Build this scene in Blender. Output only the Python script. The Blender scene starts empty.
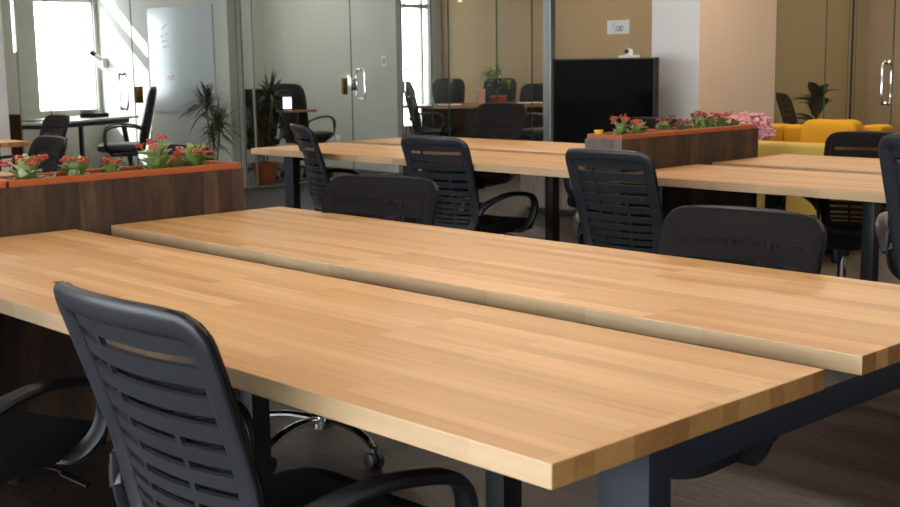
import bpy, bmesh, math, random
from mathutils import Vector, Matrix
random.seed(7)
PI = math.pi
scene = bpy.context.scene
COL = scene.collection

# ------------------------------------------------------------------ helpers
def link(o, parent=None):
    COL.objects.link(o)
    if parent is not None:
        o.parent = parent
    return o

def obj(name, bm, mats, parent=None, smooth=True, angle=40):
    me = bpy.data.meshes.new(name)
    bmesh.ops.remove_doubles(bm, verts=bm.verts, dist=1e-5)
    bmesh.ops.recalc_face_normals(bm, faces=bm.faces)
    bm.to_mesh(me); bm.free()
    if not isinstance(mats, (list, tuple)):
        mats = [mats]
    for m in mats:
        me.materials.append(m)
    if smooth:
        for p in me.polygons:
            p.use_smooth = True
        try:
            me.set_sharp_from_angle(angle=math.radians(angle))
        except Exception:
            pass
    return link(bpy.data.objects.new(name, me), parent)

def thing(name, label, cat, loc=(0, 0, 0), rz=0.0, group=None):
    o = bpy.data.objects.new(name, None)
    o.empty_display_size = 0.1
    o.location = loc; o.rotation_euler = (0, 0, rz)
    return tag(link(o), label, cat, group)

def tag(o, label, cat, group=None):
    o['label'] = label; o['category'] = cat
    if group:
        o['group'] = group
    return o

def struct(name, bm, mats, parent=None, smooth=False):
    o = obj(name, bm, mats, parent, smooth)
    if parent is None:
        o['kind'] = 'structure'
    return o

def dup(root, loc, rz, label, group=None):
    r = root.copy(); COL.objects.link(r)
    r.location = loc; r.rotation_euler = (0, 0, rz)
    r['label'] = label
    if group:
        r['group'] = group
    for ch in list(root.children):
        c = ch.copy(); COL.objects.link(c); c.parent = r
        for g in list(ch.children):
            d = g.copy(); COL.objects.link(d); d.parent = c
    return r

def new():
    return bmesh.new()

def box(bm, lo, hi, bev=0.0, seg=2, mat=0):
    r = bmesh.ops.create_cube(bm, size=1.0)
    vs = r['verts']
    c = [(a + b) / 2 for a, b in zip(lo, hi)]; s = [b - a for a, b in zip(lo, hi)]
    for v in vs:
        v.co = Vector((c[i] + v.co[i] * s[i] for i in range(3)))
    fs = set(f for v in vs for f in v.link_faces)
    for f in fs:
        f.material_index = mat
    if bev > 0:
        es = set(e for v in vs for e in v.link_edges)
        bmesh.ops.bevel(bm, geom=list(es), offset=bev, segments=seg, affect='EDGES', profile=0.6)
    return bm

def catmull(pts, n=6, closed=False):
    P = [Vector(p) for p in pts]; out = []
    m = len(P)
    rng = m if closed else m - 1
    for i in range(rng):
        if closed:
            p0, p1, p2, p3 = P[(i - 1) % m], P[i], P[(i + 1) % m], P[(i + 2) % m]
        else:
            p0, p1, p2, p3 = P[max(i - 1, 0)], P[i], P[i + 1], P[min(i + 2, m - 1)]
        for k in range(n):
            t = k / n
            out.append(0.5 * ((2 * p1) + (-p0 + p2) * t + (2 * p0 - 5 * p1 + 4 * p2 - p3) * t * t + (-p0 + 3 * p1 - 3 * p2 + p3) * t ** 3))
    if not closed:
        out.append(P[-1])
    return out

def sweep(bm, path, rw, rt, up=(0, 0, 1), closed=False, n=8, sq=1.0, mat=0, taper=None):
    """sweep an ellipse (half width rw along side, half thickness rt along the 'up'-ish normal)"""
    path = [Vector(p) for p in path]; m = len(path); rings = []
    up = Vector(up)
    for i, p in enumerate(path):
        if closed:
            t = path[(i + 1) % m] - path[(i - 1) % m]
        else:
            t = path[min(i + 1, m - 1)] - path[max(i - 1, 0)]
        t.normalize()
        u = up - t * up.dot(t)
        if u.length < 1e-3:
            u = Vector((1, 0, 0)) - t * t.x
        u.normalize(); s = t.cross(u)
        k = 1.0 if taper is None else taper(i / max(m - 1, 1))
        ring = []
        for j in range(n):
            a = 2 * PI * (j + 0.5) / n
            ca, sa = math.cos(a), math.sin(a)
            ca = math.copysign(abs(ca) ** sq, ca); sa = math.copysign(abs(sa) ** sq, sa)
            ring.append(bm.verts.new(p + s * (rw * k * ca) + u * (rt * k * sa)))
        rings.append(ring)
    for i in range(m if closed else m - 1):
        a, b = rings[i], rings[(i + 1) % m]
        for j in range(n):
            f = bm.faces.new((a[j], a[(j + 1) % n], b[(j + 1) % n], b[j])); f.material_index = mat
    if not closed:
        for r in (rings[0], rings[-1]):
            try:
                f = bm.faces.new(r); f.material_index = mat
            except ValueError:
                pass
    return bm

def lathe(bm, prof, c=(0, 0, 0), n=20, mat=0):
    c = Vector(c); rings = []
    for r, z in prof:
        if r < 1e-6:
            rings.append([bm.verts.new(c + Vector((0, 0, z)))])
        else:
            rings.append([bm.verts.new(c + Vector((r * math.cos(2 * PI * j / n), r * math.sin(2 * PI * j / n), z))) for j in range(n)])
    for a, b in zip(rings[:-1], rings[1:]):
        for j in range(n):
            k = (j + 1) % n
            if len(a) == 1 and len(b) == 1:
                continue
            if len(a) == 1:
                f = bm.faces.new((a[0], b[j], b[k]))
            elif len(b) == 1:
                f = bm.faces.new((a[j], a[k], b[0]))
            else:
                f = bm.faces.new((a[j], a[k], b[k], b[j]))
            f.material_index = mat
    for r in (rings[0], rings[-1]):
        if len(r) > 1:
            f = bm.faces.new(r); f.material_index = mat
    return bm

def cushion(bm, c, hx, hy, hz, e1=0.35, e2=0.35, n=24, m=12, fn=None):
    """superellipsoid pad"""
    c = Vector(c)
    def sp(v, e):
        return math.copysign(abs(v) ** e, v)
    rings = []
    for i in range(m + 1):
        ph = -PI / 2 + PI * i / m
        if i in (0, m):
            p = Vector((0, 0, hz * (-1 if i == 0 else 1)))
            rings.append([p]); continue
        rings.append([Vector((hx * sp(math.cos(ph), e1) * sp(math.cos(2 * PI * j / n), e2),
                              hy * sp(math.cos(ph), e1) * sp(math.sin(2 * PI * j / n), e2),
                              hz * sp(math.sin(ph), e1))) for j in range(n)])
    V = [[bm.verts.new(c + (fn(p) if fn else p)) for p in r] for r in rings]
    for a, b in zip(V[:-1], V[1:]):
        for j in range(n):
            k = (j + 1) % n
            if len(a) == 1:
                bm.faces.new((a[0], b[k], b[j]))
            elif len(b) == 1:
                bm.faces.new((a[j], a[k], b[0]))
            else:
                bm.faces.new((a[j], a[k], b[k], b[j]))
    return bm

def blob(bm, c, r, sub=1, mat=0, jit=0.0, sc=(1, 1, 1)):
    res = bmesh.ops.create_icosphere(bm, subdivisions=sub, radius=r)
    for v in res['verts']:
        k = 1 + random.uniform(-jit, jit)
        v.co = Vector((v.co.x * sc[0] * k, v.co.y * sc[1] * k, v.co.z * sc[2] * k)) + Vector(c)
    for f in set(f for v in res['verts'] for f in v.link_faces):
        f.material_index = mat
    return bm

def leaf(bm, base, d, up, L, w, bend=0.3, seg=5, cup=0.15, mat=0, blunt=False):
    """a blade: starts at base, heads along d, droops by bend"""
    base = Vector(base); d = Vector(d).normalized(); up = Vector(up)
    side = d.cross(up)
    if side.length < 1e-3:
        side = d.cross(Vector((1, 0.3, 0)))
    side.normalize(); nrm = side.cross(d).normalized()
    rows = []
    for i in range(seg + 1):
        t = i / seg
        p = base + d * (L * t) - Vector((0, 0, 1)) * (bend * L * t * t)
        ww = w * (math.sin(PI * min(1, t * 0.86 + 0.12)) ** (0.5 if blunt else 0.8)) * (1 if t < 1 else 0.25)
        rows.append([bm.verts.new(p - side * ww + nrm * ww * cup), bm.verts.new(p), bm.verts.new(p + side * ww + nrm * ww * cup)])
    for a, b in zip(rows[:-1], rows[1:]):
        for j in range(2):
            f = bm.faces.new((a[j], a[j + 1], b[j + 1], b[j])); f.material_index = mat
    return bm

# ------------------------------------------------------------------ materials
def srgb(r, g, b):
    f = lambda c: (c / 255 / 12.92) if c / 255 <= 0.04045 else ((c / 255 + 0.055) / 1.055) ** 2.4
    return (f(r), f(g), f(b), 1)

def mat(name, col, rough=0.5, metal=0.0, spec=0.5, bump=0.0, bscale=200, var=0.0, vscale=6.0, sheen=0.0):
    m = bpy.data.materials.new(name); m.use_nodes = True
    nt = m.node_tree; b = nt.nodes['Principled BSDF']
    b.inputs['Base Color'].default_value = col
    b.inputs['Roughness'].default_value = rough
    b.inputs['Metallic'].default_value = metal
    b.inputs['Specular IOR Level'].default_value = spec
    if sheen:
        b.inputs['Sheen Weight'].default_value = sheen
    if bump or var:
        tc = nt.nodes.new('ShaderNodeTexCoord')
    if bump:
        n = nt.nodes.new('ShaderNodeTexNoise'); n.inputs['Scale'].default_value = bscale; n.inputs['Detail'].default_value = 3
        bp = nt.nodes.new('ShaderNodeBump'); bp.inputs['Strength'].default_value = bump; bp.inputs['Distance'].default_value = 0.004
        nt.links.new(tc.outputs['Object'], n.inputs['Vector'])
        nt.links.new(n.outputs['Fac'], bp.inputs['Height']); nt.links.new(bp.outputs['Normal'], b.inputs['Normal'])
    if var:
        n = nt.nodes.new('ShaderNodeTexNoise'); n.inputs['Scale'].default_value = vscale; n.inputs['Detail'].default_value = 4
        mx = nt.nodes.new('ShaderNodeMixRGB'); mx.blend_type = 'MULTIPLY'; mx.inputs['Fac'].default_value = var
        mx.inputs['Color1'].default_value = col
        nt.links.new(tc.outputs['Object'], n.inputs['Vector'])
        nt.links.new(n.outputs['Color'], mx.inputs['Color2'])
        nt.links.new(mx.outputs['Color'], b.inputs['Base Color'])
    return m

def wood(name, c1, c2, c3, bw, bh, rough, axis='X', grain=0.35, bump=0.0, mortar=0.0, mcol=(0.02, 0.015, 0.01, 1), gscale=(2.5, 60, 60), roughvar=0.0, spec=0.5):
    """staves / planks: a brick grid of randomly toned boards, with stretched grain"""
    m = bpy.data.materials.new(name); m.use_nodes = True
    nt = m.node_tree; N = nt.nodes; Lk = nt.links; b = N['Principled BSDF']
    tc = N.new('ShaderNodeTexCoord'); mp = N.new('ShaderNodeMapping')
    Lk.new(tc.outputs['Object'], mp.inputs['Vector'])
    if axis == 'Z_Y':      # boards upright on a face seen along X: (z, y)
        sx = N.new('ShaderNodeSeparateXYZ'); cb = N.new('ShaderNodeCombineXYZ')
        ad = N.new('ShaderNodeMath'); ad.operation = 'ADD'
        Lk.new(mp.outputs['Vector'], sx.inputs[0])
        Lk.new(sx.outputs['X'], ad.inputs[0]); Lk.new(sx.outputs['Y'], ad.inputs[1])
        Lk.new(sx.outputs['Z'], cb.inputs['X']); Lk.new(ad.outputs[0], cb.inputs['Y'])
        vec = cb.outputs[0]
    else:
        vec = mp.outputs['Vector']
        if axis == 'Y':
            mp.inputs['Rotation'].default_value = (0, 0, PI / 2)
    br = N.new('ShaderNodeTexBrick'); br.offset = 0.37; br.offset_frequency = 2; br.squash = 1.0
    br.inputs['Color1'].default_value = (0, 0, 0, 1); br.inputs['Color2'].default_value = (1, 1, 1, 1)
    br.inputs['Mortar'].default_value = (0.5, 0.5, 0.5, 1)
    br.inputs['Scale'].default_value = 1.0; br.inputs['Mortar Size'].default_value = mortar
    br.inputs['Bias'].default_value = 0.0
    br.inputs['Brick Width'].default_value = bw; br.inputs['Row Height'].default_value = bh
    Lk.new(vec, br.inputs['Vector'])
    ramp = N.new('ShaderNodeValToRGB')
    ramp.color_ramp.elements[0].color = c1; ramp.color_ramp.elements[0].position = 0.0
    ramp.color_ramp.elements[1].color = c3; ramp.color_ramp.elements[1].position = 1.0
    e = ramp.color_ramp.elements.new(0.5); e.color = c2
    Lk.new(br.outputs['Color'], ramp.inputs['Fac'])
    sc = N.new('ShaderNodeMapping'); sc.inputs['Scale'].default_value = gscale
    Lk.new(vec, sc.inputs['Vector'])
    nz = N.new('ShaderNodeTexNoise'); nz.inputs['Scale'].default_value = 1.0; nz.inputs['Detail'].default_value = 5; nz.inputs['Distortion'].default_value = 0.6
    Lk.new(sc.outputs[0], nz.inputs['Vector'])
    gr = N.new('ShaderNodeValToRGB')
    gr.color_ramp.elements[0].color = (1 - grain, 1 - grain, 1 - grain, 1); gr.color_ramp.elements[0].position = 0.3
    gr.color_ramp.elements[1].color = (1, 1, 1, 1); gr.color_ramp.elements[1].position = 0.65
    Lk.new(nz.outputs['Fac'], gr.inputs['Fac'])
    mx = N.new('ShaderNodeMixRGB'); mx.blend_type = 'MULTIPLY'; mx.inputs['Fac'].default_value = 1
    Lk.new(ramp.outputs['Color'], mx.inputs['Color1']); Lk.new(gr.outputs['Color'], mx.inputs['Color2'])
    out = mx.outputs['Color']
    if mortar > 0:
        m2 = N.new('ShaderNodeMixRGB'); Lk.new(br.outputs['Fac'], m2.inputs['Fac'])
        Lk.new(out, m2.inputs['Color1']); m2.inputs['Color2'].default_value = mcol
        out = m2.outputs['Color']
    Lk.new(out, b.inputs['Base Color'])
    b.inputs['Roughness'].default_value = rough
    b.inputs['Specular IOR Level'].default_value = spec
    if roughvar:
        mr = N.new('ShaderNodeMapRange'); mr.inputs['To Min'].default_value = rough - roughvar; mr.inputs['To Max'].default_value = rough + roughvar
        Lk.new(nz.outputs['Fac'], mr.inputs['Value']); Lk.new(mr.outputs[0], b.inputs['Roughness'])
    if bump:
        bp = N.new('ShaderNodeBump'); bp.inputs['Strength'].default_value = bump; bp.inputs['Distance'].default_value = 0.003
        Lk.new(nz.outputs['Fac'], bp.inputs['Height']); Lk.new(bp.outputs['Normal'], b.inputs['Normal'])
    return m

M = {}
M['oak'] = wood('oak_staves', srgb(202, 152, 98), srgb(216, 169, 115), srgb(228, 185, 135), 0.75, 0.044, 0.40, grain=0.16, gscale=(2.2, 55, 55))
M['oak_end'] = wood('oak_end_grain_shaded', srgb(138, 94, 46), srgb(162, 114, 60), srgb(190, 144, 86), 0.044, 0.5, 0.55, axis='Y', grain=0.2, gscale=(60, 60, 60))  # end grain is darker; shade on the desk ends is also in this colour
M['oak_edge'] = wood('oak_long_edge', srgb(176, 144, 108), srgb(196, 165, 125), srgb(206, 178, 142), 0.3, 0.5, 0.45, grain=0.15, gscale=(2, 60, 60))
M['barn'] = wood('weathered_planks', srgb(56, 41, 30), srgb(78, 58, 43), srgb(102, 79, 60), 3.0, 0.06, 0.65, axis='Z_Y', grain=0.62, gscale=(5, 24, 24), bump=0.2)
M['barn_end'] = wood('grey_planks', srgb(92, 82, 74), srgb(112, 101, 92), srgb(128, 116, 106), 3.0, 0.09, 0.6, axis='Z_Y', grain=0.35, gscale=(5, 40, 40))
M['floor'] = wood('dark_floor_planks', srgb(38, 30, 26), srgb(50, 39, 34), srgb(64, 51, 45), 1.2, 0.15, 0.44, grain=0.72, bump=1.0, gscale=(14, 48, 48), mortar=0.003, roughvar=0.2, spec=0.42)
M['steel'] = mat('graphite_steel', srgb(27, 32, 41), 0.5, 0.0, 0.3)
M['plastic'] = mat('black_plastic', srgb(35, 37, 42), 0.42, 0, 0.5)
M['plastic_dark'] = mat('black_nylon', srgb(24, 24, 26), 0.4, 0, 0.5)
M['fabric'] = mat('black_seat_fabric', srgb(26, 26, 28), 0.9, 0, 0.2, bump=0.3, bscale=400)
M['leather'] = mat('black_leather', srgb(30, 32, 35), 0.42, 0, 0.5)
M['chrome'] = mat('chrome', (0.75, 0.76, 0.78, 1), 0.08, 1.0)
M['alu'] = mat('brushed_aluminium', (0.55, 0.56, 0.57, 1), 0.35, 1.0)
M['white'] = mat('white_paint', srgb(214, 214, 212), 0.7, var=0.06)
M['offwhite'] = mat('pale_grey_paint', srgb(190, 190, 181), 0.75, var=0.05)
M['tan'] = mat('tan_paint', srgb(178, 150, 110), 0.75, var=0.05)
M['olive'] = mat('olive_tan_paint', srgb(172, 152, 112), 0.75, var=0.05)
M['peach'] = mat('peach_tone', srgb(216, 193, 168), 0.8, var=0.04)
M['ceil'] = mat('ceiling_white', srgb(225, 225, 222), 0.85)
M['board'] = mat('whiteboard_enamel', srgb(188, 194, 198), 0.25)
M['orange'] = mat('orange_plastic', srgb(168, 88, 48), 0.45, var=0.15)
M['soil'] = mat('dark_soil', srgb(60, 40, 28), 0.95, bump=0.5, bscale=120)
M['terra'] = mat('terracotta', srgb(176, 92, 54), 0.75, var=0.2)
M['leafg'] = mat('succulent_green', srgb(142, 164, 84), 0.45, var=0.35, vscale=20)
M['leafp'] = mat('succulent_pale_green', srgb(184, 196, 150), 0.45, var=0.3, vscale=20)
M['leafd'] = mat('dark_leaf_green', srgb(44, 66, 34), 0.45, var=0.3, vscale=12)
M['leafdr'] = mat('dracaena_leaf', srgb(72, 78, 54), 0.5, var=0.4, vscale=12)
M['leafb'] = mat('bright_leaf_green', srgb(128, 172, 62), 0.5, var=0.3, vscale=20)
M['bark'] = mat('bark', srgb(112, 98, 80), 0.85, bump=0.4, bscale=60)
M['flower_r'] = mat('flower_red', srgb(188, 68, 58), 0.6, var=0.3, vscale=60)
M['flower_o'] = mat('flower_orange', srgb(200, 108, 72), 0.6, var=0.3, vscale=60)
M['flower_c'] = mat('flower_crimson', srgb(142, 38, 56), 0.6, var=0.3, vscale=60)
M['pink'] = mat('pink_petals', srgb(242, 178, 182), 0.7, var=0.3, vscale=40)
M['yellow'] = mat('mustard_upholstery', srgb(208, 154, 36), 0.85, 0, 0.2, bump=0.25, bscale=350, var=0.12, vscale=180)
M['yellow_pale'] = mat('mustard_upholstery_pale', srgb(212, 180, 96), 0.85, 0, 0.2, bump=0.25, bscale=350, var=0.15, vscale=180)
M['cup_y'] = mat('yellow_glaze', srgb(226, 186, 30), 0.4)
M['tv'] = mat('dark_screen', (0.003, 0.003, 0.003, 1), 0.1, 0, 0.12)
M['bezel'] = mat('dark_bezel', srgb(60, 62, 66), 0.3, 0.4)
M['walnut'] = wood('dark_walnut', srgb(58, 34, 20), srgb(68, 42, 26), srgb(76, 48, 30), 3, 0.3, 0.6, axis='Z_Y', grain=0.3, spec=0.2)
M['table_wood'] = mat('cherry_veneer', srgb(176, 120, 78), 0.25, var=0.15)
M['table_white'] = mat('white_laminate', srgb(228, 228, 226), 0.25)
M['paper'] = mat('white_paper', srgb(226, 226, 228), 0.8)
M['ink'] = mat('dark_ink', srgb(58, 52, 72), 0.7)
M['ink_o'] = mat('orange_ink', srgb(204, 150, 96), 0.7)
M['ink_r'] = mat('red_marker', srgb(196, 90, 90), 0.6)
M['brass'] = mat('antique_brass', srgb(132, 104, 66), 0.3, 0.9)
M['gold_tag'] = mat('amber_tag', srgb(206, 148, 40), 0.4)
M['pinkcup'] = mat('rose_paper', srgb(214, 168, 150), 0.6)
M['grey_plastic'] = mat('grey_plastic', srgb(150, 152, 154), 0.4)
M['shade'] = mat('cream_fabric', srgb(226, 224, 216), 0.8)
M['mag1'] = mat('magazine_red', srgb(200, 84, 50), 0.5, var=0.5, vscale=30)
M['mag2'] = mat('magazine_cream', srgb(214, 196, 176), 0.5, var=0.3, vscale=30)
M['screen_lit'] = mat('lit_tablet', (0.9, 0.9, 1, 1), 0.4)
_b = M['screen_lit'].node_tree.nodes['Principled BSDF']
_b.inputs['Emission Color'].default_value = (0.86, 0.86, 1, 1); _b.inputs['Emission Strength'].default_value = 2.0

def mesh_fabric():
    m = bpy.data.materials.new('black_mesh_fabric'); m.use_nodes = True
    nt = m.node_tree; b = nt.nodes['Principled BSDF']; out = nt.nodes['Material Output']
    b.inputs['Base Color'].default_value = srgb(25, 23, 24); b.inputs['Roughness'].default_value = 0.9; b.inputs['Specular IOR Level'].default_value = 0.12
    tr = nt.nodes.new('ShaderNodeBsdfTransparent'); mx = nt.nodes.new('ShaderNodeMixShader'); mx.inputs[0].default_value = 0.2
    nt.links.new(b.outputs[0], mx.inputs[1]); nt.links.new(tr.outputs[0], mx.inputs[2]); nt.links.new(mx.outputs[0], out.inputs['Surface'])
    return m
M['mesh'] = mesh_fabric()

def glass_mat(name, tint, edge=False):
    m = bpy.data.materials.new(name); m.use_nodes = True
    nt = m.node_tree; out = nt.nodes['Material Output']; nt.nodes.remove(nt.nodes['Principled BSDF'])
    tr = nt.nodes.new('ShaderNodeBsdfTransparent'); tr.inputs[0].default_value = tint
    gl = nt.nodes.new('ShaderNodeBsdfGlossy'); gl.inputs['Roughness'].default_value = 0.0; gl.inputs['Color'].default_value = (1, 1, 1, 1)
    fr = nt.nodes.new('ShaderNodeFresnel'); fr.inputs['IOR'].default_value = 1.4
    mx = nt.nodes.new('ShaderNodeMixShader')
    ge = nt.nodes.new('ShaderNodeNewGeometry'); sb = nt.nodes.new('ShaderNodeMath'); sb.operation = 'SUBTRACT'; sb.inputs[0].default_value = 1.0
    mu = nt.nodes.new('ShaderNodeMath'); mu.operation = 'MULTIPLY'      # reflect at the outer faces only
    nt.links.new(ge.outputs['Backfacing'], sb.inputs[1]); nt.links.new(fr.outputs[0], mu.inputs[0]); nt.links.new(sb.outputs[0], mu.inputs[1])
    nt.links.new(mu.outputs[0], mx.inputs[0]); nt.links.new(tr.outputs[0], mx.inputs[1]); nt.links.new(gl.outputs[0], mx.inputs[2])
    nt.links.new(mx.outputs[0], out.inputs['Surface'])
    return m
M['glass'] = glass_mat('clear_glass', (0.955, 0.97, 0.962, 1))
M['glass_edge'] = mat('green_glass_edge', srgb(70, 104, 92), 0.15, 0, 0.6)

# ------------------------------------------------------------------ camera
cam_d = bpy.data.cameras.new('camera'); cam = bpy.data.objects.new('camera', cam_d); COL.objects.link(cam)
yaw, pit, rol, fpx = 2.3857, -0.1549, -0.0153, 1227.45
fw = Vector((math.cos(pit) * math.cos(yaw), math.cos(pit) * math.sin(yaw), math.sin(pit)))
r0 = Vector((math.sin(yaw), -math.cos(yaw), 0)); u0 = r0.cross(fw)
Rv = r0 * math.cos(rol) + u0 * math.sin(rol); Uv = -r0 * math.sin(rol) + u0 * math.cos(rol)
mw = Matrix((Rv, Uv, -fw)).transposed().to_4x4(); mw.translation = Vector((1.0506, -1.1702, 1.2800))
cam.matrix_world = mw
cam_d.sensor_fit = 'HORIZONTAL'; cam_d.sensor_width = 36; cam_d.lens = fpx / 900 * 36
cam_d.clip_start = 0.05; cam_d.clip_end = 200
cam_d.dof.use_dof = True; cam_d.dof.focus_distance = 3.4; cam_d.dof.aperture_fstop = 9.0
scene.camera = cam

# ------------------------------------------------------------------ setting
XG, YG = -9.75, 8.32          # glass fronts
XO, YB = -12.5, 11.5          # outer wall, back wall of the rooms
H = 2.9
bm = new(); box(bm, (-13.5, -6.0, -0.1), (6.0, 12.2, 0)); struct('floor', bm, M['floor'])
bm = new(); box(bm, (-12.62, -6.0, H), (6.0, 12.2, H + 0.1)); struct('ceiling', bm, M['ceil'])

def wall_x(name, x0, x1, y0, y1, holes, m, z1=H):
    """wall slab between x0..x1, along y, with (ya, yb, za, zb) openings"""
    bm = new()
    ys = sorted(set([y0, y1] + [h[0] for h in holes] + [h[1] for h in holes]))
    for a, b in zip(ys[:-1], ys[1:]):
        hs = sorted([(h[2], h[3]) for h in holes if h[0] <= a + 1e-6 and h[1] >= b - 1e-6])
        z = 0
        for h0, h1 in hs:
            if h0 > z: box(bm, (x0, a, z), (x1, b, h0))
            z = h1
        if z < z1: box(bm, (x0, a, z), (x1, b, z1))
    return struct(name, bm, m)

W1 = (5.17, 5.90, 0.78, 2.36)
W0 = (4.90, 4.965, 1.45, 2.36)
W3 = (10.55, 11.27, 0.35, 2.6)
W2 = (6.35, 7.2, 0.8, 2.4)  # unseen opening added to let more daylight into the side room
wall_x('wall_outer', XO - 0.12, XO, 2.0, 12.2, [W1, W0, W3, W2], M['offwhite'])
def window(name, w, bars, mull=()):
    bm = new(); ya, yb, za, zb = w; t = 0.014
    for lo, hi in (((ya, za), (ya + t, zb)), ((yb - t, za), (yb, zb)), ((ya, za), (yb, za + t)), ((ya, zb - t), (yb, zb))):
        box(bm, (XO - 0.09, lo[0], lo[1]), (XO - 0.03, hi[0], hi[1]))
    for z0, z1 in bars:
        box(bm, (XO - 0.09, ya, z0), (XO - 0.03, yb, z1))
    for y0, y1 in mull:
        box(bm, (XO - 0.09, y0, za), (XO - 0.03, y1, zb))
    f = struct(name, bm, M['white'])
    bm = new(); box(bm, (XO - 0.065, ya, za), (XO - 0.055, yb, zb))
    obj('window_pane', bm, M['glass'], f, smooth=False)
    return f
window('window_1', W1, [(2.03, 2.14)])
window('window_2', W0, [])
window('window_3', W3, [(2.06, 2.12)], [(11.12, 11.16)])
window('window_4', W2, [])
# unseen slabs added outside to keep the sun off the side-room and meeting-room windows
bm = new(); box(bm, (-14.2, 6.10, 0), (XO - 0.125, 6.25, 3.2)); struct('wall_sun_block_1', bm, M['offwhite'])
bm = new(); box(bm, (-14.0, 10.36, 0), (XO - 0.125, 10.50, 3.2)); struct('wall_sun_block_2', bm, M['offwhite'])
# partitions between rooms
bm = new(); box(bm, (XO, 5.95, 0), (XG - 0.02, 6.13, H)); struct('wall_partition_whiteboard', bm, M['offwhite'])
bm = new(); box(bm, (XO, 8.30, 0), (XG - 0.10, 8.40, H)); struct('wall_partition_switch', bm, M['offwhite'])
bm = new(); box(bm, (XO, YB, 0), (6, YB + 0.15, H)); struct('wall_back', bm, M['tan'])
bm = new(); box(bm, (-5.78, 8.335, 0), (-5.68, YB, H)); struct('wall_partition_meeting', bm, M['olive'])
bm = new(); box(bm, (XO, 2.0, 0), (-10.4, 2.12, H)); struct('wall_partition_end', bm, M['offwhite'])
# column: white side to the windows, peach side to the lounge
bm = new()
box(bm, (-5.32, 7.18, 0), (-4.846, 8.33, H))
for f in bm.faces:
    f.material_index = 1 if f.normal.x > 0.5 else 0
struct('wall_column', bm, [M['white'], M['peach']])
# wall beyond the far desk, camera-side walls
bm = new(); box(bm, (XG - 0.06, -6, 0), (XG + 0.06, 3.44, H)); struct('wall_far_side', bm, M['offwhite'])
bm = new(); box(bm, (XG - 0.05, 3.44, 0), (XG + 0.05, 3.56, H), 0.006); struct('trim_1', bm, M['white'])
bm = new(); box(bm, (6.0, -6, 0), (6.12, 12.2, H)); struct('wall_lounge_side', bm, M['white'])
# window wall behind the camera (open glazing bays with piers)
bm = new()
box(bm, (XO, -6.12, 0), (6.12, -6.0, 0.35)); box(bm, (XO, -6.12, 2.65), (6.12, -6.0, H + 0.1))
x = XO
while x < 6:
    box(bm, (x, -6.12, 0.3), (x + 0.35, -6.0, 2.7)); x += 2.6
struct('wall_street_side', bm, M['white'])

# glass fronts
gi = [4]
def pane(a, b, name=None, frame=None, z0=0.012, z1=H):
    """glass sheet from a to b (xy), 12 mm thick, with green edges"""
    a = Vector((a[0], a[1], 0)); b = Vector((b[0], b[1], 0))
    d = (b - a).normalized(); n = Vector((-d.y, d.x, 0)) * 0.006
    bm = new()
    v = [bm.verts.new(p + Vector((0, 0, z))) for z in (z0, z1) for p in (a - n, b - n, b + n, a + n)]
    fs = [(0, 1, 5, 4), (2, 3, 7, 6), (1, 2, 6, 5), (3, 0, 4, 7), (4, 5, 6, 7), (3, 2, 1, 0)]
    for i, f in enumerate(fs):
        bm.faces.new([v[k] for k in f]).material_index = 0 if i < 2 else 1
    if name is None:
        gi[0] += 1; name = 'window_%d' % gi[0]
    return struct(name, bm, [M['glass'], M['glass_edge']])

def handle_bm(p, d, n, half=0.16, off=0.075):
    """a D pull on both sides of the glass at p: d along the glass, n across"""
    bm = new(); p = Vector(p); n = Vector(n); d = Vector(d)
    for s in (-1, 1):
        pts = [p + n * (s * 0.004) + Vector((0, 0, -half)), p + n * (s * off * 0.7) + Vector((0, 0, -half - .01)), p + n * (s * off) + Vector((0, 0, -half + 0.035)),
               p + n * (s * off), p + n * (s * off) + Vector((0, 0, half - 0.035)), p + n * (s * off * 0.7) + Vector((0, 0, half + .01)), p + n * (s * 0.004) + Vector((0, 0, half))]
        sweep(bm, catmull(pts, 5), 0.011, 0.011, up=d, n=10)
    return bm

# front of the whiteboard room / side room (plane x = XG)
pane((XG, 3.56), (XG, 3.69)); pane((XG, 3.70), (XG, 3.985))
d1 = pane((XG, 3.992), (XG, 4.845), 'door_1')
obj('door_handle', handle_bm((XG, 4.73, 1.045), (0, 1, 0), (1, 0, 0)), M['chrome'], d1)
w = pane((XG, 4.852), (XG, 6.04))
bm = new(); box(bm, (XG - 0.02, 4.855, 0.93), (XG + 0.02, 4.93, 1.09), 0.003); obj('lock_plate', bm, M['brass'], w)
pane((XG, 6.10), (XG, 6.23)); w = pane((XG, 6.24), (XG, 7.54))
bm = new(); box(bm, (XG - 0.02, 7.41, 0.94), (XG + 0.02, 7.47, 1.12), 0.003); obj('lock_plate', bm, M['brass'], w)
bm = new(); box(bm, (XG - 0.010, 6.222, 0), (XG + 0.010, 6.242, H), 0.003); struct('trim_3', bm, M['alu'])
d2 = pane((XG, 7.547), (XG, 8.29), 'door_2')
obj('door_handle', handle_bm((XG, 7.67, 1.045), (0, 1, 0), (1, 0, 0)), M['chrome'], d2)
bm = new(); box(bm, (XG - 0.02, 7.55, 0.98), (XG + 0.02, 7.61, 1.11), 0.003); obj('lock_plate', bm, M['chrome'], d2)
bm = new(); box(bm, (XG - 0.03, 3.56, 0), (XG + 0.03, 8.3, 0.012)); struct('trim_4', bm, M['alu'])
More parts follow.
